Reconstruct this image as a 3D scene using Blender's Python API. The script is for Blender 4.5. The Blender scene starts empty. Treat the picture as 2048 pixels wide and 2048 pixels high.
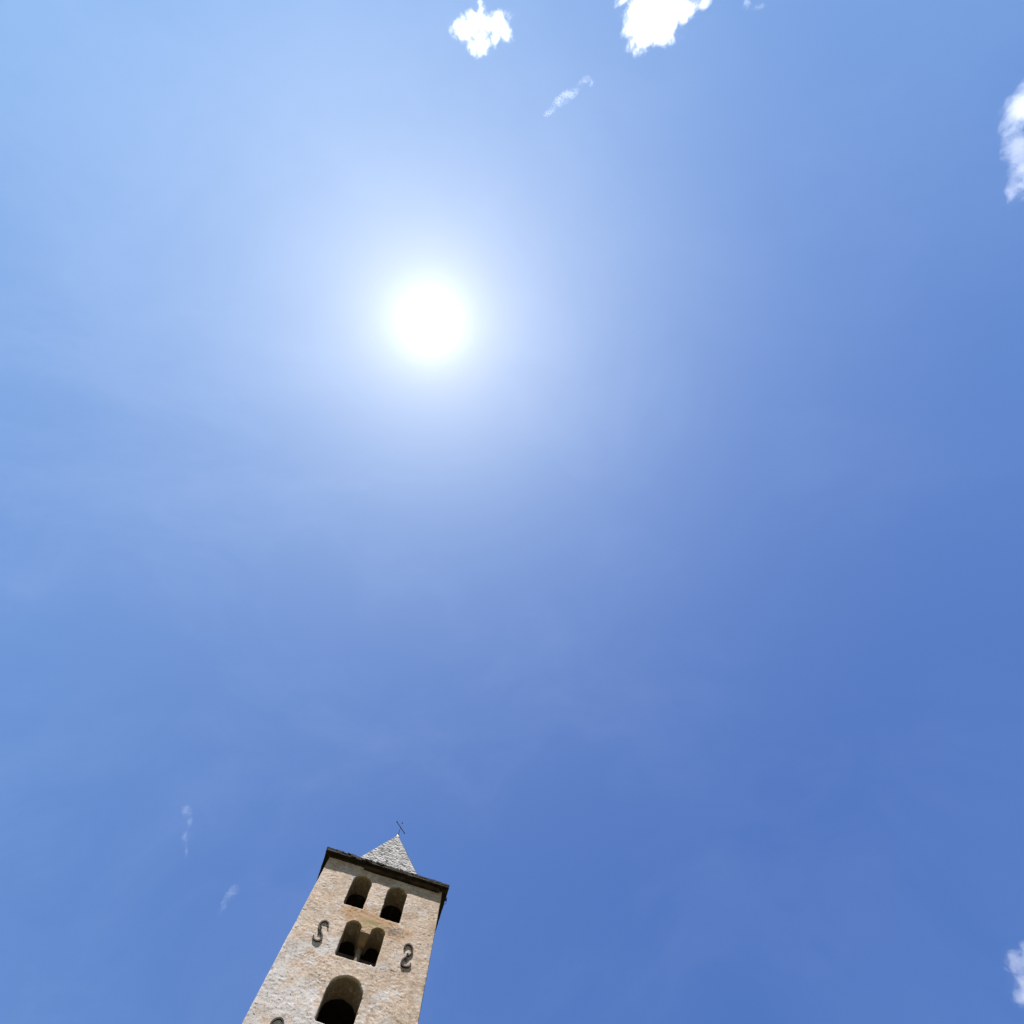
import bpy, bmesh, math, random
import numpy as np
from mathutils import Vector, Matrix, noise

R = math.radians
random.seed(7)
sc = bpy.context.scene
COL = sc.collection

# ------------------------------------------------------------------ camera
EYE = 1.6
cam_d = bpy.data.cameras.new('camera')
cam = bpy.data.objects.new('camera', cam_d)
COL.objects.link(cam)
cam.location = (0, 0, EYE)
cam.rotation_euler = (math.pi, 0, 0)          # looking straight up
cam_d.sensor_width = 36
cam_d.lens = 18                                # 90 degrees
cam_d.clip_start = 0.1
cam_d.clip_end = 20000
sc.camera = cam

# ------------------------------------------------------------------ light
SUN = Vector((-164, -380, 1024)).normalized()  # towards the sun
EXPOSURE = 1.85
SUN_STRENGTH = 5.0
SKY_STRENGTH = 0.07
ELEV = math.asin(SUN.z)
ROT = math.atan2(SUN.x, SUN.y)

world = bpy.data.worlds.new('World')
sc.world = world
world.use_nodes = True
nt = world.node_tree
nt.nodes.clear()


def nn(tree, kind, **kw):
    n = tree.nodes.new(kind)
    for k, v in kw.items():
        setattr(n, k, v)
    return n


class G:
    """small helper to write node graphs as expressions"""
    def __init__(s, tree):
        s.t = tree

    def put(s, sock, v):
        if isinstance(v, bpy.types.NodeSocket):
            s.t.links.new(v, sock)
        elif v is not None:
            if hasattr(sock.default_value, '__len__') and not hasattr(v, '__len__'):
                v = (v, v, v)
            if hasattr(sock.default_value, '__len__') and len(sock.default_value) == 4 and len(v) == 3:
                v = (*v, 1)
            sock.default_value = v

    def m(s, op, a, b=None, c=None, clamp=False):
        n = nn(s.t, 'ShaderNodeMath', operation=op, use_clamp=clamp)
        for i, v in enumerate((a, b, c)):
            if v is not None:
                s.put(n.inputs[i], v)
        return n.outputs[0]

    def v(s, op, a, b=None, scale=None):
        n = nn(s.t, 'ShaderNodeVectorMath', operation=op)
        s.put(n.inputs[0], a)
        if b is not None:
            s.put(n.inputs[1], b)
        if scale is not None:
            s.put(n.inputs['Scale'], scale)
        return n.outputs['Value'] if op in ('LENGTH', 'DOT_PRODUCT', 'DISTANCE') else n.outputs['Vector']

    def noise(s, vec, scale, detail=4, rough=0.5, dist=0.0, color=False):
        n = nn(s.t, 'ShaderNodeTexNoise')
        s.put(n.inputs['Vector'], vec)
        n.inputs['Scale'].default_value = scale
        n.inputs['Detail'].default_value = detail
        n.inputs['Roughness'].default_value = rough
        n.inputs['Distortion'].default_value = dist
        return n.outputs['Color' if color else 'Fac']

    def voro(s, vec, scale, feature='F1', out='Distance', rand=1.0):
        n = nn(s.t, 'ShaderNodeTexVoronoi', feature=feature)
        s.put(n.inputs['Vector'], vec)
        n.inputs['Scale'].default_value = scale
        n.inputs['Randomness'].default_value = rand
        return n.outputs[out]

    def rng(s, v, a, b, c=0.0, d=1.0, smooth=True):
        n = nn(s.t, 'ShaderNodeMapRange', interpolation_type='SMOOTHSTEP' if smooth else 'LINEAR')
        s.put(n.inputs['Value'], v)
        for k, x in zip(('From Min', 'From Max', 'To Min', 'To Max'), (a, b, c, d)):
            s.put(n.inputs[k], x)
        return n.outputs['Result']

    def mix(s, f, a, b, mode='MIX'):
        n = nn(s.t, 'ShaderNodeMix', data_type='RGBA', blend_type=mode)
        s.put(n.inputs[0], f)
        s.put(n.inputs[6], a)
        s.put(n.inputs[7], b)
        return n.outputs[2]

    def sep(s, v):
        n = nn(s.t, 'ShaderNodeSeparateXYZ')
        s.put(n.inputs[0], v)
        return n.outputs

    def comb(s, x, y, z):
        n = nn(s.t, 'ShaderNodeCombineXYZ')
        for i, q in enumerate((x, y, z)):
            s.put(n.inputs[i], q)
        return n.outputs[0]


g = G(nt)
sky = nn(nt, 'ShaderNodeTexSky', sky_type='NISHITA')
sky.sun_disc = False
sky.sun_elevation = ELEV
sky.sun_rotation = ROT
sky.altitude = 700
sky.air_density = 1.0
sky.dust_density = 0.2
sky.ozone_density = 2.0
bg = nn(nt, 'ShaderNodeBackground')
# clear mountain air: the sky texture's blue deepened, with the haze-scattered
# aureole of the sun and a little more haze to the west, all by direction
K = SKY_STRENGTH * 2 ** EXPOSURE
sc_ = nn(nt, 'ShaderNodeSeparateColor')
nt.links.new(sky.outputs[0], sc_.inputs[0])
cc_ = nn(nt, 'ShaderNodeCombineColor')
dirv = g.v('NORMALIZE', nn(nt, 'ShaderNodeTexCoord').outputs['Generated'])
theta = g.m('MULTIPLY', g.m('ARCCOSINE', g.m('MINIMUM', g.v('DOT_PRODUCT', dirv, tuple(SUN)), 1.0)), 180 / math.pi)
dsep = g.sep(dirv)
wide = g.m('EXPONENT', g.m('MULTIPLY', theta, -1 / 22.0))
core = g.m('MULTIPLY', g.m('EXPONENT', g.m('MULTIPLY', theta, -1 / 1.75)), 1.6)
west = g.m('SUBTRACT', 0.5, g.m('MULTIPLY', dsep[0], 0.5))
# faint uneven veils of high haze, a little stronger to the west
vw = g.v('ADD', dirv, g.v('SCALE', g.noise(dirv, 1.6, 3, 0.5, color=True), scale=0.5))
veil = g.m('MULTIPLY', g.rng(g.noise(g.v('MULTIPLY', vw, (2.2, 3.6, 2.0)), 1.0, 7, 0.62), 0.40, 0.72), g.m('ADD', g.m('MULTIPLY', west, 0.045), 0.008))
for i, (p, q, aw, hz, ac) in enumerate(((1.8, 2.88, 0.450, 0.016, 1.0), (1.5, 1.80, 0.472, 0.034, 0.99), (0.8, 1.10, 0.415, 0.020, 0.95))):
    v_ = g.m('MULTIPLY', g.m('POWER', g.m('MULTIPLY', sc_.outputs[i], 0.14), p), q)
    v_ = g.m('MINIMUM', v_, 0.95)          # keeps the hazy horizon from burning out
    v_ = g.m('ADD', v_, g.m('MULTIPLY', wide, aw))
    v_ = g.m('ADD', v_, g.m('MULTIPLY', west, hz))
    v_ = g.m('ADD', v_, g.m('MULTIPLY', core, ac))
    v_ = g.m('ADD', v_, veil)
    nt.links.new(g.m('MULTIPLY', v_, 1 / K), cc_.inputs[i])
nt.links.new(cc_.outputs[0], bg.inputs['Color'])
bg.inputs['Strength'].default_value = SKY_STRENGTH
out = nn(nt, 'ShaderNodeOutputWorld')
nt.links.new(bg.outputs[0], out.inputs['Surface'])

sun_d = bpy.data.lights.new('sun', 'SUN')
sun_d.energy = SUN_STRENGTH
sun_d.angle = R(0.53)
sun_d.color = (1.0, 0.955, 0.89)
sun = bpy.data.objects.new('sun', sun_d)
COL.objects.link(sun)
sun.location = SUN * 100
sun.rotation_euler = SUN.to_track_quat('Z', 'Y').to_euler()

vs = sc.view_settings
sc.display_settings.display_device = 'sRGB'
vs.view_transform = 'Standard'
vs.look = 'None'
vs.exposure = EXPOSURE
vs.gamma = 1
vs.use_curve_mapping = False


# ------------------------------------------------------------------ helpers
def tag(o, label=None, cat=None, group=None, kind=None):
    for k, v in (('label', label), ('category', cat), ('group', group), ('kind', kind)):
        if v:
            o[k] = v
    return o


def link(name, me, mat, parent=None, smooth=False):
    o = bpy.data.objects.new(name, me)
    COL.objects.link(o)
    if mat:
        me.materials.append(mat)
    if parent:
        o.parent = parent
    if smooth:
        for p in me.polygons:
            p.use_smooth = True
    return o


def finish(name, bm, mat, parent=None, smooth=False):
    me = bpy.data.meshes.new(name)
    bm.to_mesh(me)
    bm.free()
    return link(name, me, mat, parent, smooth)


def hexa(bm, pts):
    """box from 8 corner points: bottom 4 then top 4, counter clockwise"""
    v = [bm.verts.new(p) for p in pts]
    for f in ((3, 2, 1, 0), (4, 5, 6, 7), (0, 1, 5, 4), (1, 2, 6, 5), (2, 3, 7, 6), (3, 0, 4, 7)):
        bm.faces.new([v[i] for i in f])


def box(bm, x0, x1, y0, y1, z0, z1, j=0.0):
    q = lambda: random.uniform(-j, j)
    hexa(bm, [(x + q(), y + q(), z + q()) for z in (z0, z1) for x, y in ((x0, y0), (x1, y0), (x1, y1), (x0, y1))])


def tube(bm, pts, r, n=8, cap=True):
    pts = [Vector(p) for p in pts]
    rr = r if hasattr(r, '__len__') else [r] * len(pts)
    rings = []
    up = Vector((0.123, 0.77, 0.31)).normalized()
    for i, p in enumerate(pts):
        d = (pts[min(i + 1, len(pts) - 1)] - pts[max(i - 1, 0)]).normalized()
        a = d.cross(up).normalized()
        b = d.cross(a)
        rings.append([bm.verts.new(p + (a * math.cos(t) + b * math.sin(t)) * rr[i])
                      for t in [2 * math.pi * k / n for k in range(n)]])
    for A, B in zip(rings, rings[1:]):
        for k in range(n):
            bm.faces.new((A[k], A[(k + 1) % n], B[(k + 1) % n], B[k]))
    if cap:
        bm.faces.new(rings[0][::-1])
        bm.faces.new(rings[-1])


def ball(bm, c, r, seg=10):
    bmesh.ops.create_uvsphere(bm, u_segments=seg, v_segments=seg - 2, radius=r, matrix=Matrix.Translation(c))


def mat(name, rough=0.9):
    m = bpy.data.materials.new(name)
    m.use_nodes = True
    m.node_tree.nodes.clear()
    o = nn(m.node_tree, 'ShaderNodeOutputMaterial')
    b = nn(m.node_tree, 'ShaderNodeBsdfPrincipled')
    b.inputs['Roughness'].default_value = rough
    b.inputs['Specular IOR Level'].default_value = 0.25
    m.node_tree.links.new(b.outputs[0], o.inputs['Surface'])
    gg = G(m.node_tree)
    tc = nn(m.node_tree, 'ShaderNodeTexCoord')
    return m, gg, b, tc.outputs['Object']


def bump(gg, b, h, dist, strength=1.0):
    n = nn(gg.t, 'ShaderNodeBump')
    n.inputs['Strength'].default_value = strength
    n.inputs['Distance'].default_value = dist
    gg.put(n.inputs['Height'], h)
    gg.t.links.new(n.outputs[0], b.inputs['Normal'])


# ------------------------------------------------------------------ materials
def plaster():
    m, q, b, P = mat('weathered_plaster', 0.93)
    x, y, z = q.sep(P)[:3]
    warp = q.v('ADD', P, q.v('SCALE', q.noise(P, 1.7, 4, 0.6, color=True), scale=0.35))
    big = q.noise(warp, 0.75, 5, 0.62)
    mid = q.noise(warp, 2.6, 6, 0.65, 0.6)
    fine = q.noise(P, 13, 5, 0.7, 0.3)
    grain = q.noise(P, 48, 3, 0.7)
    # cream render, warmer sand and pink where it has worn thin
    c = q.mix(q.rng(mid, 0.38, 0.62), (0.50, 0.385, 0.275), (0.60, 0.52, 0.43))
    c = q.mix(q.rng(big, 0.42, 0.62), c, (0.60, 0.475, 0.365))
    c = q.mix(q.m('MULTIPLY', q.rng(fine, 0.5, 0.72), 0.45), c, (0.48, 0.325, 0.20))
    # grey white lime patches, more of them to the lower left
    low = q.rng(q.m('ADD', z, q.m('MULTIPLY', x, 0.55)), 19.9, 16.2)
    gm = q.noise(q.v('ADD', warp, (7, 3, 1)), 1.5, 6, 0.7)
    gmask = q.rng(q.m('ADD', gm, q.m('MULTIPLY', low, 0.16)), 0.53, 0.64)
    c = q.mix(q.m('MULTIPLY', gmask, 0.9), c, (0.62, 0.62, 0.615))
    # right hand side: buff, less lime
    c = q.mix(q.m('MULTIPLY', q.rng(x, 1.0, 2.3), 0.5), c, (0.49, 0.385, 0.27))
    # masonry inside the openings: darker brown than the outer face
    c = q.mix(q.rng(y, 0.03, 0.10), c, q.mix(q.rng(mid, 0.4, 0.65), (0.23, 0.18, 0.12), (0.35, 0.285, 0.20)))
    # scattered orange blotches, dark pits where mortar fell out
    bl = q.noise(q.v('ADD', P, (11, 5, 2)), 5.5, 4, 0.6)
    c = q.mix(q.m('MULTIPLY', q.rng(bl, 0.61, 0.70), 0.6), c, (0.40, 0.225, 0.12))
    pn = q.noise(q.v('MULTIPLY', P, (7.5, 7.5, 13)), 1.0, 3, 0.55, 0.4)
    pit = q.rng(pn, 0.62, 0.66)
    c = q.mix(q.m('MULTIPLY', pit, 0.85), c, (0.09, 0.06, 0.045))
    stroke = q.noise(q.v('MULTIPLY', warp, (5.5, 5.5, 15)), 1.0, 6, 0.72, 0.5)
    c = q.mix(q.m('MULTIPLY', q.rng(stroke, 0.52, 0.66), 0.75), c, (0.27, 0.175, 0.11))
    c = q.mix(q.m('MULTIPLY', q.rng(stroke, 0.47, 0.36), 0.55), c, (0.84, 0.78, 0.70))
    c = q.mix(q.m('MULTIPLY', q.rng(grain, 0.35, 0.7), 0.30), c, (0.30, 0.22, 0.16))
    # damp browned zones and thin dark cracks with a course of their own
    br = q.noise(q.v('ADD', warp, (3, 14, 6)), 1.9, 7, 0.72, 0.4)
    tan = q.m('MULTIPLY', q.rng(br, 0.46, 0.62), q.rng(q.m('ADD', x, q.m('MULTIPLY', q.m('SUBTRACT', z, 19.0), 0.5)), -2.2, 1.2, 0.35, 1.0))
    c = q.mix(q.m('MULTIPLY', tan, 0.65), c, (0.38, 0.265, 0.165))
    wr = q.noise(q.v('MULTIPLY', q.v('ADD', warp, (8, 1, 3)), (2.6, 2.6, 5.0)), 1.0, 5, 0.6, 0.5)
    ln = q.m('MULTIPLY', q.rng(q.m('ABSOLUTE', q.m('SUBTRACT', wr, 0.5)), 0.016, 0.002), q.rng(br, 0.44, 0.56))
    c = q.mix(q.m('MULTIPLY', ln, 0.6), c, (0.17, 0.12, 0.08))
    spk = q.noise(q.v('MULTIPLY', P, (19, 19, 26)), 1.0, 4, 0.75)
    c = q.mix(q.m('MULTIPLY', q.rng(spk, 0.57, 0.66), 0.75), c, (0.15, 0.10, 0.07))
    c = q.mix(q.m('MULTIPLY', q.rng(spk, 0.42, 0.33), 0.4), c, (0.82, 0.77, 0.71))
    # rust and ochre run-off under the two top openings, lichen in the middle
    face = q.rng(y, 0.10, 0.03)
    dx = q.m('DIVIDE', q.m('SUBTRACT', x, 0.1), 1.5)
    dz = q.m('DIVIDE', q.m('SUBTRACT', z, q.m('SUBTRACT', 20.82, q.m('MULTIPLY', x, 0.10))), 0.48)
    el = q.m('SQRT', q.m('ADD', q.m('MULTIPLY', dx, dx), q.m('MULTIPLY', dz, dz)))
    st = q.m('ADD', el, q.m('MULTIPLY', q.m('SUBTRACT', q.noise(q.v('MULTIPLY', P, (4.5, 4.5, 2.0)), 1.0, 6, 0.7), 0.5), 2.4))
    c = q.mix(q.m('MULTIPLY', q.rng(st, 1.25, 0.55), q.m('MULTIPLY', face, 0.8)), c, (0.42, 0.235, 0.10))
    dx2 = q.m('DIVIDE', q.m('SUBTRACT', x, 0.12), 0.62)
    dz2 = q.m('DIVIDE', q.m('SUBTRACT', z, 20.66), 0.30)
    el2 = q.m('ADD', q.m('SQRT', q.m('ADD', q.m('MULTIPLY', dx2, dx2), q.m('MULTIPLY', dz2, dz2))),
              q.m('MULTIPLY', q.m('SUBTRACT', fine, 0.5), 2.2))
    c = q.mix(q.m('MULTIPLY', q.rng(el2, 1.1, 0.4), q.m('MULTIPLY', face, 0.75)), c, (0.33, 0.27, 0.13))
    dx3 = q.m('DIVIDE', q.m('SUBTRACT', x, 0.95), 0.55)
    dz3 = q.m('DIVIDE', q.m('SUBTRACT', z, 20.62), 0.30)
    el3 = q.m('ADD', q.m('SQRT', q.m('ADD', q.m('MULTIPLY', dx3, dx3), q.m('MULTIPLY', dz3, dz3))),
              q.m('MULTIPLY', q.m('SUBTRACT', q.noise(P, 9, 4, 0.7), 0.5), 4.0))
    c = q.mix(q.m('MULTIPLY', q.rng(el3, 0.9, 0.3), q.m('MULTIPLY', face, 0.8)), c, (0.15, 0.12, 0.085))
    c = q.mix(1.0, c, (0.475, 0.465, 0.488), 'MULTIPLY')
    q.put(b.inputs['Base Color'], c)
    area = q.rng(q.noise(q.v('ADD', P, (2, 9, 4)), 1.3, 4, 0.6), 0.40, 0.60, 0.25, 1.0)
    h = q.m('ADD', q.m('MULTIPLY', fine, q.m('MULTIPLY', area, 0.6)), q.m('MULTIPLY', grain, 0.15))
    h = q.m('SUBTRACT', h, q.m('MULTIPLY', pit, 0.5))
    bump(q, b, h, 0.022, 0.6)
    return m


def slate(name, c0, c1, c2, wet=0.0):
    m, q, b, P = mat(name, 0.8)
    isl = nn(m.node_tree, 'ShaderNodeNewGeometry').outputs['Random Per Island']
    n = q.noise(P, 5, 5, 0.7)
    c = q.mix(isl, c0, c1)
    c = q.mix(q.rng(n, 0.45, 0.7), c, c2)
    q.put(b.inputs['Base Color'], c)
    bump(q, b, q.noise(P, 26, 4, 0.7), 0.02, 0.7)
    return m


def plain(name, c0, c1, scale, rough=0.85, metal=0.0, bd=0.004):
    m, q, b, P = mat(name, rough)
    q.put(b.inputs['Base Color'], q.mix(q.rng(q.noise(P, scale, 5, 0.65), 0.35, 0.65), c0, c1))
    b.inputs['Metallic'].default_value = metal
    bump(q, b, q.noise(P, scale * 5, 4, 0.7), bd, 0.6)
    return m


M_WALL = plaster()


def matte(m):
    m.node_tree.nodes['Principled BSDF'].inputs['Specular IOR Level'].default_value = 0.04
    return m


M_SPIRE = slate('split_stone_slabs', (0.055, 0.056, 0.060), (0.150, 0.151, 0.158), (0.175, 0.176, 0.183))
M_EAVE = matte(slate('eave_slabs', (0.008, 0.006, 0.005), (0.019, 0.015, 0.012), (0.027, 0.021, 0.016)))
M_TIMBER = matte(plain('dark_timber', (0.012, 0.008, 0.006), (0.032, 0.019, 0.013), 3))
M_FRAME = plain('bell_frame_wood', (0.05, 0.04, 0.045), (0.09, 0.07, 0.075), 4)
M_BLACK = plain('dark_boards', (0.012, 0.010, 0.009), (0.028, 0.022, 0.018), 3)  # near-black brown for the boards behind the openings
M_IRON = matte(plain('weathered_iron', (0.010, 0.008, 0.008), (0.028, 0.023, 0.024), 9, 0.65, 0.0, 0.002))
M_CROSS = matte(plain('wrought_iron', (0.006, 0.007, 0.012), (0.014, 0.014, 0.020), 9, 0.7, 0.0, 0.001))
M_COLUMN = matte(plain('grey_column_stone', (0.085, 0.066, 0.046), (0.13, 0.103, 0.072), 6, 0.8, 0.0, 0.006))
M_BRACKET = plain('ochre_stone', (0.10, 0.048, 0.018), (0.10, 0.075, 0.045), 7, 0.85, 0.0, 0.01)
M_MORTAR = plain('lime_mortar', (0.33, 0.33, 0.32), (0.45, 0.44, 0.42), 9, 0.9, 0.0, 0.01)

# ------------------------------------------------------------------ ground
def ground():
    bm = bmesh.new()
    s = 4000
    n = 24
    vs_ = [[bm.verts.new((s * (2 * i / n - 1) ** 3, s * (2 * j / n - 1) ** 3, 0)) for j in range(n + 1)] for i in range(n + 1)]
    for i in range(n):
        for j in range(n):
            bm.faces.new((vs_[i][j], vs_[i + 1][j], vs_[i + 1][j + 1], vs_[i][j + 1]))
    m, q, b, P = mat('churchyard_ground', 0.95)
    d = q.v('LENGTH', q.v('MULTIPLY', P, (1, 1, 0)))
    n1 = q.noise(P, 0.35, 5, 0.6)
    green = q.mix(q.rng(q.noise(P, 3, 5, 0.7), 0.35, 0.65), (0.06, 0.065, 0.03), (0.10, 0.095, 0.05))
    gravel = q.mix(q.rng(q.noise(P, 30, 4, 0.7), 0.35, 0.65), (0.15, 0.13, 0.10), (0.25, 0.225, 0.18))
    q.put(b.inputs['Base Color'], q.mix(q.rng(q.m('ADD', d, q.m('MULTIPLY', n1, 14)), 12, 14), gravel, green))
    bump(q, b, q.noise(P, 20, 4, 0.7), 0.02, 0.6)
    o = finish('ground', bm, m)
    tag(o, 'pale gravel churchyard with grass beyond', None, None, 'structure')


ground()

# ------------------------------------------------------------------ bell tower
ANG = R(17.5)
DIST = 16.2            # camera to the facade
HALF = 2.497
TH = 0.82              # wall thickness
TOP = 23.28
tower = bpy.data.objects.new('bell_tower', None)
COL.objects.link(tower)
tower.empty_display_size = 2
tower.location = (-math.sin(ANG) * DIST - 0.472 * math.cos(ANG), math.cos(ANG) * DIST - 0.472 * math.sin(ANG), 0)
tower.rotation_euler = (0, 0, ANG)
tag(tower, 'weathered stone and plaster bell tower with arched openings and a pyramid spire', 'bell tower')


def prism(outline, y0, y1):
    bm = bmesh.new()
    A = [bm.verts.new((x, y0, z)) for x, z in outline]
    B = [bm.verts.new((x, y1, z)) for x, z in outline]
    bm.faces.new(A)
    bm.faces.new(B[::-1])
    n = len(A)
    for i in range(n):
        bm.faces.new((A[i], B[i], B[(i + 1) % n], A[(i + 1) % n]))
    bmesh.ops.recalc_face_normals(bm, faces=bm.faces)
    me = bpy.data.meshes.new('cut')
    bm.to_mesh(me)
    bm.free()
    return me


def arch(x0, x1, z0, ztop, n=18):
    r = (x1 - x0) / 2
    cx = (x0 + x1) / 2
    sd = random.random() * 50
    def rag(x, z):                       # broken, hand cut edge
        k = 0.016 + 0.012 * r
        return (x + k * noise.noise(Vector((x * 7, z * 7, sd))), z + k * noise.noise(Vector((x * 7 + 20, z * 7, sd))))
    P = [(x0, z0), (cx, z0), (x1, z0)]
    P += [(x1, z0 + (ztop - r - z0) * k / 6) for k in range(1, 6)]
    P += [(cx + r * math.cos(math.pi * k / n), ztop - r + r * math.sin(math.pi * k / n)) for k in range(n + 1)]
    P += [(x0, z0 + (ztop - r - z0) * k / 6) for k in range(5, 0, -1)]
    return [rag(*p) for p in P]



def build_wall():
    z0 = 12.0
    W = HALF - TH
    bm = bmesh.new()
    box(bm, -HALF, HALF, 0, 2 * HALF, z0, TOP)
    me = bpy.data.meshes.new('w')
    bm.to_mesh(me)
    bm.free()
    o = bpy.data.objects.new('w', me)
    COL.objects.link(o)
    cuts = []
    bm = bmesh.new()
    box(bm, -W, W, TH, 2 * HALF - TH, z0 - 1, TOP - 0.35)
    me2 = bpy.data.meshes.new('c')
    bm.to_mesh(me2)
    bm.free()
    cuts.append(me2)
    for a in ((-1.18, -0.40, 21.16, 22.78), (0.30, 1.10, 21.07, 22.78), (-0.585, 0.575, 16.84, 18.47)):
        cuts.append(prism(arch(*a), -0.5, TH + 0.2))
    cuts.append(prism(arch(-0.755, -0.21, 19.07, 20.59), -0.5, TH + 0.2))
    cuts.append(prism(arch(0.18, 0.70, 19.07, 20.59), -0.5, TH + 0.2))
    # below the springing the pair of lights is one opening
    cuts.append(prism([(-0.5, 19.07), (0.5, 19.07), (0.5, 20.22), (-0.5, 20.22)], -0.5, TH + 0.2))
    tmp = []
    for c in cuts:
        co = bpy.data.objects.new('c', c)
        COL.objects.link(co)
        tmp.append(co)
        mo = o.modifiers.new('b', 'BOOLEAN')
        mo.operation = 'DIFFERENCE'
        mo.solver = 'EXACT'
        mo.object = co
    rm = o.modifiers.new('r', 'REMESH')
    rm.mode = 'VOXEL'
    rm.voxel_size = 0.034
    dg = bpy.context.evaluated_depsgraph_get()
    me = bpy.data.meshes.new_from_object(o.evaluated_get(dg))
    for t in tmp + [o]:
        bpy.data.objects.remove(t)
    # hand laid masonry under render: lumps, hollows, broken edges
    nv = len(me.vertices)
    co = np.empty(nv * 3)
    no = np.empty(nv * 3)
    me.vertices.foreach_get('co', co)
    me.vertices.foreach_get('normal', no)
    co = co.reshape(-1, 3)
    no = no.reshape(-1, 3)
    V = Vector
    tb = noise.turbulence
    cell = noise.cell_vector
    for i in range(nv):
        x, y, z = co[i]
        if y > 2.0 or (abs(x) < HALF - 0.1 and y > TH + 0.1):
            continue
        a = noise.noise(V((x * 1.1, y * 1.1 + 3, z * 1.1))) * 0.022
        b = noise.noise(V((x * 4.0 + 9, y * 4.0, z * 5.5))) * 0.006
        c = noise.noise(V((x * 10.0, y * 10.0 + 5, z * 15.0))) * 0.008
        d = noise.noise(V((x * 21.0 + 2, y * 21.0, z * 30.0))) * 0.007
        ar = 0.25 + 1.1 * min(1, max(0, 0.5 + 2.2 * noise.noise(V((x * 1.6 + 3, y + 8, z * 1.6)))))
        co[i] += no[i] * (a + b + (c + d) * ar)
    me.vertices.foreach_set('co', co.ravel())
    # plain lower shaft, hollow too
    bm = bmesh.new()
    bm.from_mesh(me)
    box(bm, -HALF, HALF, 0, 2 * HALF, -0.3, z0 + 0.02)
    out_ = finish('wall', bm, M_WALL, tower, True)
    for p in out_.data.polygons:
        if p.area > 1.0:
            p.use_smooth = False
    return out_


wall = build_wall()

# belfry floors and ceiling, dark boards seen through the openings
W = HALF - TH
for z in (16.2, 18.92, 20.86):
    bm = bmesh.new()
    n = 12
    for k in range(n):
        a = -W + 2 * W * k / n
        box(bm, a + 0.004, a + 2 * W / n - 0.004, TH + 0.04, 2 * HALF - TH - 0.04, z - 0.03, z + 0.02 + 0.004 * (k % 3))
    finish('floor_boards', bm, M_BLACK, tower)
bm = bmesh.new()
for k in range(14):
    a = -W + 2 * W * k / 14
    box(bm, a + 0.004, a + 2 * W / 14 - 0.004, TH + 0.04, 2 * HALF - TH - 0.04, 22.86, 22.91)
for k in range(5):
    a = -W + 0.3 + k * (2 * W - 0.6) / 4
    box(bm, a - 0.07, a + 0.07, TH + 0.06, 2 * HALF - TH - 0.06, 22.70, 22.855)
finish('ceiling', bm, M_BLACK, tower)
# timber rail of the bell frame across the paired opening
bm = bmesh.new()
box(bm, -1.2, 1.2, TH + 0.06, TH + 0.20, 19.90, 20.12, 0.01)
finish('bell_frame', bm, M_FRAME, tower)

# column and bracket of the paired opening
bm = bmesh.new()
tube(bm, [(0.01, 0.42, 19.02), (0.01, 0.42, 19.10), (-0.01, 0.42, 19.5), (-0.035, 0.42, 19.95)], [0.125, 0.106, 0.106, 0.108], 18)
column = finish('column', bm, M_COLUMN, tower, False)
for p in column.data.polygons:
    p.use_smooth = len(p.vertices) == 4
bm = bmesh.new()
# impost block: full wall depth above, narrowing down to the column head
T = [(-0.20, 0.0), (0.185, 0.0), (0.185, TH - 0.02), (-0.20, TH - 0.02)]
B = [(-0.185, 0.02), (0.17, 0.02), (0.17, TH - 0.05), (-0.185, TH - 0.05)]
C = [(-0.16, 0.29), (0.09, 0.29), (0.09, 0.56), (-0.16, 0.56)]
ring = [[bm.verts.new((x, y, z)) for x, y in L] for L, z in ((T, 20.30), (B, 20.22), (C, 19.95))]
bm.faces.new(ring[0])
bm.faces.new(ring[2][::-1])
for a, b in zip(ring, ring[1:]):
    for k in range(4):
        bm.faces.new((a[k], b[k], b[(k + 1) % 4], a[(k + 1) % 4]))
bmesh.ops.recalc_face_normals(bm, faces=bm.faces)
bmesh.ops.subdivide_edges(bm, edges=bm.edges, cuts=5, use_grid_fill=True)
for v in bm.verts:
    v.co += Vector((noise.noise(v.co * 9), noise.noise(v.co * 9 + Vector((5, 0, 0))), noise.noise(v.co * 9 + Vector((0, 7, 0))))) * 0.012
finish('capital', bm, M_BRACKET, column, True)

# ------------------------------------------------------------------ roof
APEX = Vector((-0.16, HALF, 29.50))
CY = HALF
roof_bm = bmesh.new()


def slab_edge(bm, z0, z1, half, depth, wmin, wmax, jit, gap=0.006):
    """ring of flat stone slabs round the eave"""
    for side in range(4):
        a = -half
        while a < half - 0.02:
            w = min(random.uniform(wmin, wmax), half - a)
            if half - (a + w) < 0.15:
                w = half - a
            jt = jit * (0.35 if side == 0 and a > -0.2 else 1.0)
            o = random.uniform(-jt, jt)
            zz = random.uniform(-0.012, 0.012)
            pts = []
            for z in (z0 + zz, z1 + zz + random.uniform(-0.01, 0.01)):
                for s, t in ((a + gap, half + o + random.uniform(-jt, jt) * 0.6), (a + w - gap, half + o + random.uniform(-jt, jt) * 0.6),
                             (a + w - gap, half - depth), (a + gap, half - depth)):
                    s = max(-t, min(t, s))
                    q = [(s, -t), (t, s), (-s, t), (-t, -s)][side]
                    pts.append((q[0], q[1] + CY, z))
            hexa(bm, pts)
            a += w


slab_edge(roof_bm, 23.285, 23.345, 2.715, 0.40, 0.25, 0.6, 0.010)
slab_edge(roof_bm, 23.350, 23.400, 2.72, 0.60, 0.16, 0.4, 0.012)
slab_edge(roof_bm, 23.405, 23.450, 2.725, 0.60, 0.10, 0.22, 0.014)
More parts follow.
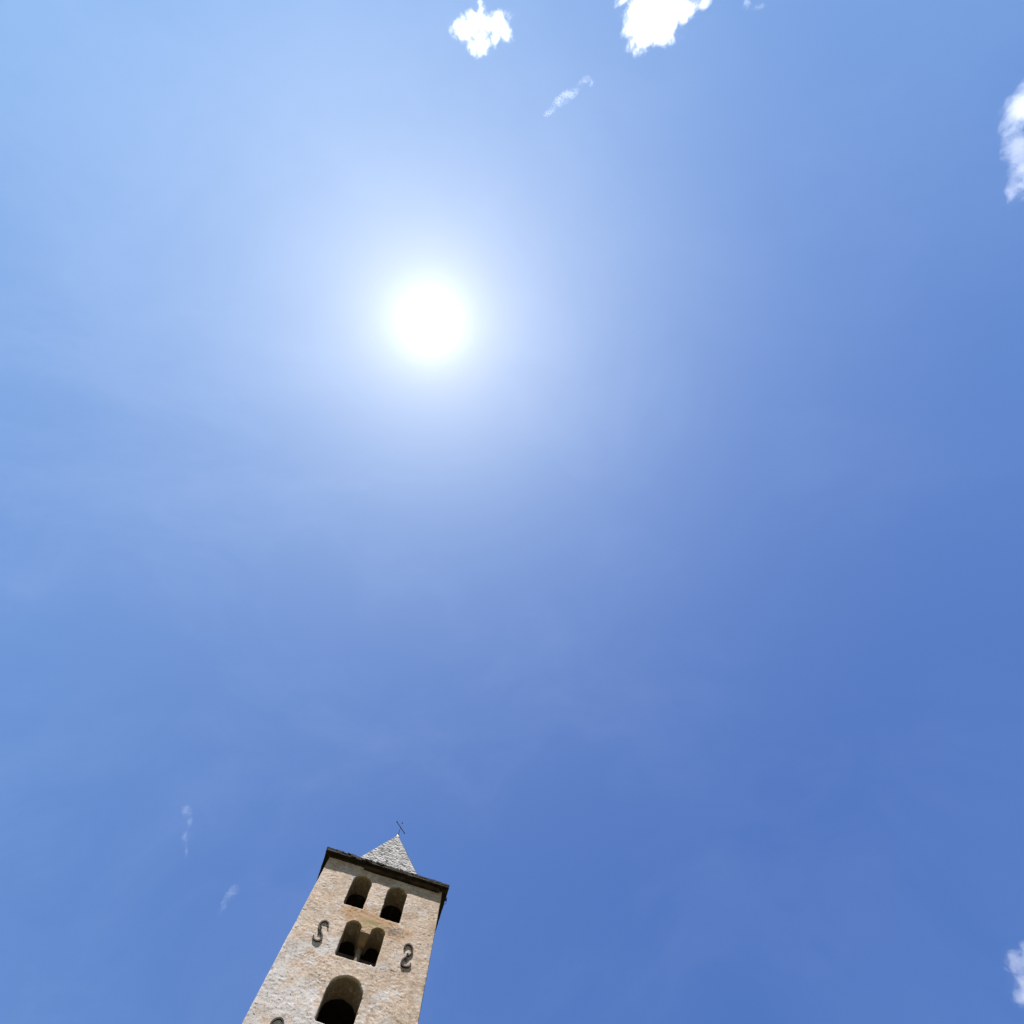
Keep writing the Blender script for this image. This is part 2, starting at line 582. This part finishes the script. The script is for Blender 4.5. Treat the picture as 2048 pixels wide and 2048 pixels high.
# shallow flared courses up to the foot of the spire
for k in range(9):
    t = (k + 1) / 10
    hw = 2.70 + (1.86 - 2.70) * t
    slab_edge(roof_bm, 23.43 + 0.045 * k, 23.485 + 0.045 * k, hw, 0.32, 0.2, 0.5, 0.012)
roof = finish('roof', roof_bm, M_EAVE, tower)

# dark timber wall plate under the slabs, cut short to the left
bm = bmesh.new()
box(bm, -0.95, 2.35, -0.085, 0.06, 23.10, 23.282, 0.012)
finish('wall_plate', bm, M_TIMBER, roof)
bm = bmesh.new()
box(bm, -2.56, -0.955, -0.045, 0.06, 23.21, 23.281, 0.01)
box(bm, 2.355, 2.56, -0.045, 0.06, 23.21, 23.281, 0.01)
box(bm, -2.565, -2.45, 0.07, 4.9, 23.19, 23.281, 0.01)
box(bm, 2.45, 2.565, 0.07, 4.9, 23.19, 23.281, 0.01)
finish('soffit_course', bm, M_TIMBER, roof)


def build_spire():
    bm = bmesh.new()
    ZB, WB = 23.86, 1.82
    H = APEX.z - ZB
    base = [Vector((sx * WB, CY + sy * WB, ZB)) for sx, sy in ((-1, -1), (1, -1), (1, 1), (-1, 1))]
    # solid core
    ap = bm.verts.new(APEX - Vector((0, 0, 0.10)))
    cv = [bm.verts.new(b + (Vector((0, CY, ZB)) - b) * 0.035) for b in base]
    for k in range(4):
        bm.faces.new((cv[k], cv[(k + 1) % 4], ap))
    n = 58
    for side in range(4):
        A, B = base[side], base[(side + 1) % 4]
        nrm = (B - A).cross(APEX - A).normalized()
        up = (APEX - (A + B) / 2).normalized()
        for k in range(n - 1):
            t0, t1 = k / n, (k + 1) / n
            L0, R0 = A.lerp(APEX, t0), B.lerp(APEX, t0)
            L1, R1 = A.lerp(APEX, t1), B.lerp(APEX, t1)
            wid = (R0 - L0).length
            u = 0.0
            while u < 1 - 1e-4:
                w = random.uniform(0.08, 0.34) / max(wid, 0.05)
                if 1 - (u + w) < 0.05 / max(wid, 0.05):
                    w = 1 - u
                e = 0.004 / max(wid, 0.05)
                th = random.uniform(0.012, 0.036)
                dz = random.uniform(-0.016, 0.016)
                rag = random.uniform(-0.35, 0.25) / n
                pts = []
                for (l, r, off) in ((A.lerp(APEX, max(0, t0 + rag)), B.lerp(APEX, max(0, t0 + rag)), th),):
                    pass
                p0 = l.lerp(r, u + e)
                p1 = l.lerp(r, u + w - e)
                p2 = L1.lerp(R1, u + w - e)
                p3 = L1.lerp(R1, u + e)
                tilt = random.uniform(-0.012, 0.012)
                hexa(bm, [p0 - nrm * 0.05, p1 - nrm * 0.05, p2 - nrm * 0.05, p3 - nrm * 0.05,
                          p0 + nrm * (th + tilt), p1 + nrm * (th - tilt), p2 + nrm * (th * 0.55), p3 + nrm * (th * 0.55)])
                u += w
    return finish('spire', bm, M_SPIRE, roof)


spire = build_spire()
# mortar cap
bm = bmesh.new()
bmesh.ops.create_cone(bm, cap_ends=True, segments=10, radius1=0.105, radius2=0.03, depth=0.36,
                      matrix=Matrix.Translation(APEX - Vector((0, 0, 0.14))))
bmesh.ops.subdivide_edges(bm, edges=bm.edges, cuts=2, use_grid_fill=True)
for v in bm.verts:
    v.co += Vector((noise.noise(v.co * 8), noise.noise(v.co * 8 + Vector((3, 1, 0))), 0)) * 0.03
finish('mortar_cap', bm, M_MORTAR, spire, True)
# iron cross
bm = bmesh.new()
tube(bm, [APEX - Vector((0, 0, 0.2)), APEX + Vector((0, 0, 1.13))], [0.017, 0.016], 8)
ball(bm, APEX + Vector((0, 0, 0.10)), 0.050)
ball(bm, APEX + Vector((0, 0, 1.14)), 0.040)
ca = R(56.4) - ANG
cd = Vector((math.cos(ca), math.sin(ca), 0))
cz = APEX + Vector((0, 0, 0.73))
tube(bm, [cz - cd * 0.37, cz, cz + cd * 0.37], 0.0185, 8)
for s in (-1, 1):
    ball(bm, cz + cd * 0.38 * s, 0.036)
finish('iron_cross', bm, M_CROSS, spire, True)
# lightning conductor down the right hand ridge
bm = bmesh.new()
fr = Vector((1.82, CY - 1.82, 23.86))
off = Vector((0.022, -0.022, 0.015))
tube(bm, [APEX + Vector((0.0, 0, 0.08)), APEX + Vector((0.06, -0.02, -0.05)) + off * 0.5, APEX.lerp(fr, 0.3) + off,
          APEX.lerp(fr, 0.65) + off, fr + off, Vector((2.70, 0.37, 23.52)), Vector((2.77, 0.37, 23.50)), Vector((2.78, 0.37, 23.2)), Vector((2.53, 0.37, 22.8)),
          Vector((2.53, 0.37, 0.0))], 0.008, 6)
ball(bm, Vector((2.745, 0.37, 23.44)), 0.048)
box(bm, 2.70, 2.79, 0.33, 0.41, 23.34, 23.40)
finish('lightning_conductor', bm, M_CROSS, roof)
# short iron rod on the front slope
bm = bmesh.new()
tube(bm, [(-0.155, 0.14, 23.45), (-0.165, 0.12, 24.16)], 0.013, 6)
ball(bm, Vector((-0.166, 0.12, 24.18)), 0.034)
tube(bm, [(-0.215, 0.12, 24.05), (-0.115, 0.12, 24.05)], 0.011, 6)
finish('iron_rod', bm, M_CROSS, roof)


# ------------------------------------------------------------------ iron anchors
def smooth_path(p, n=10):
    P = [Vector((a[0], 0, a[1])) for a in p]
    P = [P[0] * 2 - P[1]] + P + [P[-1] * 2 - P[-2]]
    o = []
    for i in range(1, len(P) - 2):
        for k in range(n):
            t = k / n
            a, b, c, d = P[i - 1], P[i], P[i + 1], P[i + 2]
            o.append(0.5 * ((2 * b) + (c - a) * t + (2 * a - 5 * b + 4 * c - d) * t * t + (3 * b - a - 3 * c + d) * t ** 3))
    o.append(P[-2])
    return o


def anchor(pts, dx=0.0, dz=0.0, name='wall_anchor'):
    """flat iron bar bent to an S, set on edge against the wall, with its wedge"""
    path = [p + Vector((dx, 0, dz)) for p in smooth_path(pts)]
    bm = bmesh.new()
    w, y0, y1 = 0.025, 0.02, -0.050
    rows = []
    for i, p in enumerate(path):
        d = (path[min(i + 1, len(path) - 1)] - path[max(i - 1, 0)]).normalized()
        s = Vector((d.z, 0, -d.x))
        ww = w * (1.0 if 2 < i < len(path) - 3 else 0.8)
        rows.append([bm.verts.new(p + s * a + Vector((0, y, 0))) for a, y in ((-ww, y0), (ww, y0), (ww, y1), (-ww, y1))])
    for A, B in zip(rows, rows[1:]):
        for k in range(4):
            bm.faces.new((A[k], A[(k + 1) % 4], B[(k + 1) % 4], B[k]))
    bm.faces.new(rows[0][::-1])
    bm.faces.new(rows[-1])
    bmesh.ops.recalc_face_normals(bm, faces=bm.faces)
    o = finish(name, bm, M_IRON, tower)
    mid = path[len(path) // 2]
    b2 = bmesh.new()
    hexa(b2, [(mid.x - 0.018, -0.03, mid.z - 0.17), (mid.x + 0.018, -0.03, mid.z - 0.17), (mid.x + 0.018, 0.03, mid.z - 0.17), (mid.x - 0.018, 0.03, mid.z - 0.17),
              (mid.x - 0.03, -0.080, mid.z + 0.10), (mid.x + 0.03, -0.080, mid.z + 0.10), (mid.x + 0.03, 0.03, mid.z + 0.10), (mid.x - 0.03, 0.03, mid.z + 0.10)])
    finish('wedge', b2, M_IRON, o)
    return o


S_LEFT = [(-1.355, 19.90), (-1.39, 20.04), (-1.50, 20.105), (-1.62, 20.05), (-1.675, 19.90), (-1.63, 19.74), (-1.50, 19.60), (-1.405, 19.46),
          (-1.43, 19.31), (-1.53, 19.25), (-1.65, 19.29), (-1.705, 19.42)]
anchor(S_LEFT, 0.01, 0.055)
anchor([(-1.40, 16.27), (-1.42, 16.42), (-1.52, 16.515), (-1.64, 16.49), (-1.73, 16.38), (-1.735, 16.22), (-1.66, 16.05), (-1.53, 15.93), (-1.43, 15.78),
        (-1.45, 15.63), (-1.56, 15.56), (-1.68, 15.60), (-1.73, 15.73)], 0.02, 0.06)
anchor([(1.475, 20.00), (1.50, 20.14), (1.60, 20.215), (1.72, 20.17), (1.785, 20.04), (1.76, 19.87), (1.64, 19.71), (1.53, 19.57), (1.495, 19.44),
        (1.56, 19.33), (1.68, 19.32), (1.80, 19.38), (1.825, 19.50)], 0.02, 0.055)


# ------------------------------------------------------------------ clouds
def cloud(label, alt, blobs, thick=0.55, dens=0.05, k1=0.85, sc1=0.035, warp=16, edge=0.5, g_an=0.5, bias=0.0, stretch=(1, 1, 1), grow=1.0):
    """a body of water droplets: soft lobes eaten away by turbulence, lit by the
    sun and sky.  lobes: (east, south, length, width, heading) per unit height"""
    base = Vector((blobs[0][0] * alt, blobs[0][1] * alt, alt + EYE))
    lobes = []
    for (cx, cy, rx, ry, an) in blobs:
        c = Vector((cx * alt, cy * alt, alt + EYE)) - base
        rx, ry = rx * grow, ry * grow
        lobes.append((c, rx * alt, ry * alt, min(rx, ry) * alt * thick * 1.6, R(an)))
    # hull round the lobes
    bm = bmesh.new()
    for c, rx, ry, rz, an in lobes:
        bmesh.ops.create_icosphere(bm, subdivisions=3, radius=1.0,
                                   matrix=Matrix.Translation(c) @ Matrix.Rotation(an, 4, 'Z') @ Matrix.Diagonal((rx * 1.08, ry * 1.08, rz * 1.08, 1)))
    me = bpy.data.meshes.new('t')
    bm.to_mesh(me)
    bm.free()
    t = bpy.data.objects.new('t', me)
    COL.objects.link(t)
    rm = t.modifiers.new('r', 'REMESH')
    rm.mode = 'VOXEL'
    rm.voxel_size = max(min(l[1], l[2], l[3]) for l in lobes) / 7
    me2 = bpy.data.meshes.new_from_object(t.evaluated_get(bpy.context.evaluated_depsgraph_get()))
    bpy.data.objects.remove(t)
    me2.name = 'cloud'
    m = bpy.data.materials.new('cloud_vapour')
    m.use_nodes = True
    tr = m.node_tree
    tr.nodes.clear()
    q = G(tr)
    P = nn(tr, 'ShaderNodeTexCoord').outputs['Object']
    W_ = q.v('SUBTRACT', q.noise(P, sc1 * 0.8, 3, 0.55, color=True), (0.5, 0.5, 0.5))
    PW = q.v('ADD', P, q.v('SCALE', W_, scale=warp * 2.0))
    f = None
    for c, rx, ry, rz, an in lobes:
        mp = nn(tr, 'ShaderNodeMapping', vector_type='TEXTURE')
        q.put(mp.inputs['Vector'], PW)
        mp.inputs['Location'].default_value = c
        mp.inputs['Rotation'].default_value = (0, 0, an)
        mp.inputs['Scale'].default_value = (rx, ry, rz)
        l = q.m('SUBTRACT', 1.0, q.v('LENGTH', mp.outputs[0]))
        f = l if f is None else q.m('SMOOTH_MAX', f, l, 0.12)
    n1 = q.noise(q.v('MULTIPLY', PW, stretch), sc1, 9, 0.70)
    n2 = q.noise(q.v('ADD', PW, (31, 17, 5)), sc1 * 3.6, 6, 0.68)
    d = q.m('ADD', f, q.m('MULTIPLY', q.m('SUBTRACT', n1, 0.5 - bias), k1 * 2))
    d = q.m('ADD', d, q.m('MULTIPLY', q.m('SUBTRACT', n2, 0.5), k1))
    d = q.m('MULTIPLY', q.rng(d, 0.0, edge), q.rng(f, -0.08, 0.10))
    vol = nn(tr, 'ShaderNodeVolumeScatter')
    vol.inputs['Color'].default_value = (1, 1, 1, 1)
    vol.inputs['Anisotropy'].default_value = g_an
    q.put(vol.inputs['Density'], q.m('MULTIPLY', d, dens))
    o = nn(tr, 'ShaderNodeOutputMaterial')
    mx = nn(tr, 'ShaderNodeMixShader')
    mx.inputs[0].default_value = 0.0015
    tr.links.new(nn(tr, 'ShaderNodeBsdfTransparent').outputs[0], mx.inputs[1])
    tr.links.new(nn(tr, 'ShaderNodeBsdfTranslucent').outputs[0], mx.inputs[2])
    tr.links.new(mx.outputs[0], o.inputs['Surface'])
    tr.links.new(vol.outputs[0], o.inputs['Volume'])
    ob = link('cloud', me2, m)
    ob.location = base
    tag(ob, label, 'cloud', 'small clouds in the blue sky')
    return ob


def lobes(*px):
    """east and south offsets and radii given in thousandths of the height"""
    return [(a / 1024, b / 1024, c / 1024, d / 1024, e) for a, b, c, d, e in px]


sc.cycles.volume_step_rate = 0.12
sc.cycles.volume_max_steps = 512
sc.cycles.volume_bounces = 6
sc.cycles.max_bounces = 12

cloud('bright ragged white cloud with a thin spike pointing up and small blue gaps', 800,
      lobes((-66, -970, 46, 32, 10), (-98, -968, 32, 26, 0), (-68, -938, 34, 26, 30), (-30, -982, 40, 22, -15), (-12, -956, 22, 22, 0), (-34, -948, 22, 18, 0), (-64, -1004, 15, 40, -12)),
      dens=0.014, k1=2.1, sc1=0.040, warp=9, bias=-0.06)
cloud('largest dense white cloud, cut off by the top edge', 800,
      lobes((284, -1002, 70, 54, 0), (256, -962, 40, 46, 10), (306, -966, 42, 34, 0), (348, -1004, 46, 24, -35), (376, -1014, 34, 14, -35), (300, -1060, 96, 50, 0), (222, -1022, 22, 13, -20)),
      dens=0.015, k1=1.7, sc1=0.034, warp=9, bias=-0.055)
cloud('short wispy streak of thin cloud slanting below the two bright clouds', 800,
      lobes((108, -830, 34, 12, -32), (144, -862, 16, 8, -30), (80, -804, 20, 7, -35), (160, -858, 6, 8, 0)),
      dens=0.0040, k1=2.2, sc1=0.07, warp=6, bias=-0.04)
cloud('tiny faint puff near the top edge, right of the dense cloud', 800,
      lobes((470, -1016, 10, 12, 0), (492, -1010, 16, 7, -10)),
      dens=0.005, k1=1.8, sc1=0.06, warp=6, bias=-0.04)
cloud('tall soft white cloud at the upper right edge, torn along its left side', 800,
      lobes((1012, -790, 34, 60, 10), (1020, -730, 34, 46, 0), (1034, -680, 34, 60, 12), (1004, -660, 20, 54, 10), (1050, -830, 40, 70, 20), (1000, -765, 24, 10, -35)),
      dens=0.006, k1=1.5, sc1=0.022, warp=14, bias=-0.04)
cloud('soft pale cloud in the lower right corner', 800,
      lobes((1036, 960, 34, 50, 0), (1010, 900, 24, 28, 20), (1050, 900, 34, 40, 0), (988, 914, 14, 6, 30)),
      dens=0.008, k1=1.4, sc1=0.026, warp=12, bias=-0.04)
cloud('small faint upright wisp to the left of the tower, upper one of two', 800,
      lobes((-650, 600, 10, 16, -15), (-646, 620, 8, 12, 0), (-652, 648, 9, 14, 10), (-652, 676, 5, 18, 0)),
      dens=0.005, k1=2.0, sc1=0.055, warp=8, bias=-0.05)
cloud('small faint slanting wisp to the left of the tower, lower one of two', 800,
      lobes((-560, 762, 20, 12, -50), (-576, 786, 8, 24, 25)),
      dens=0.0035, k1=2.0, sc1=0.055, warp=8, bias=-0.05)
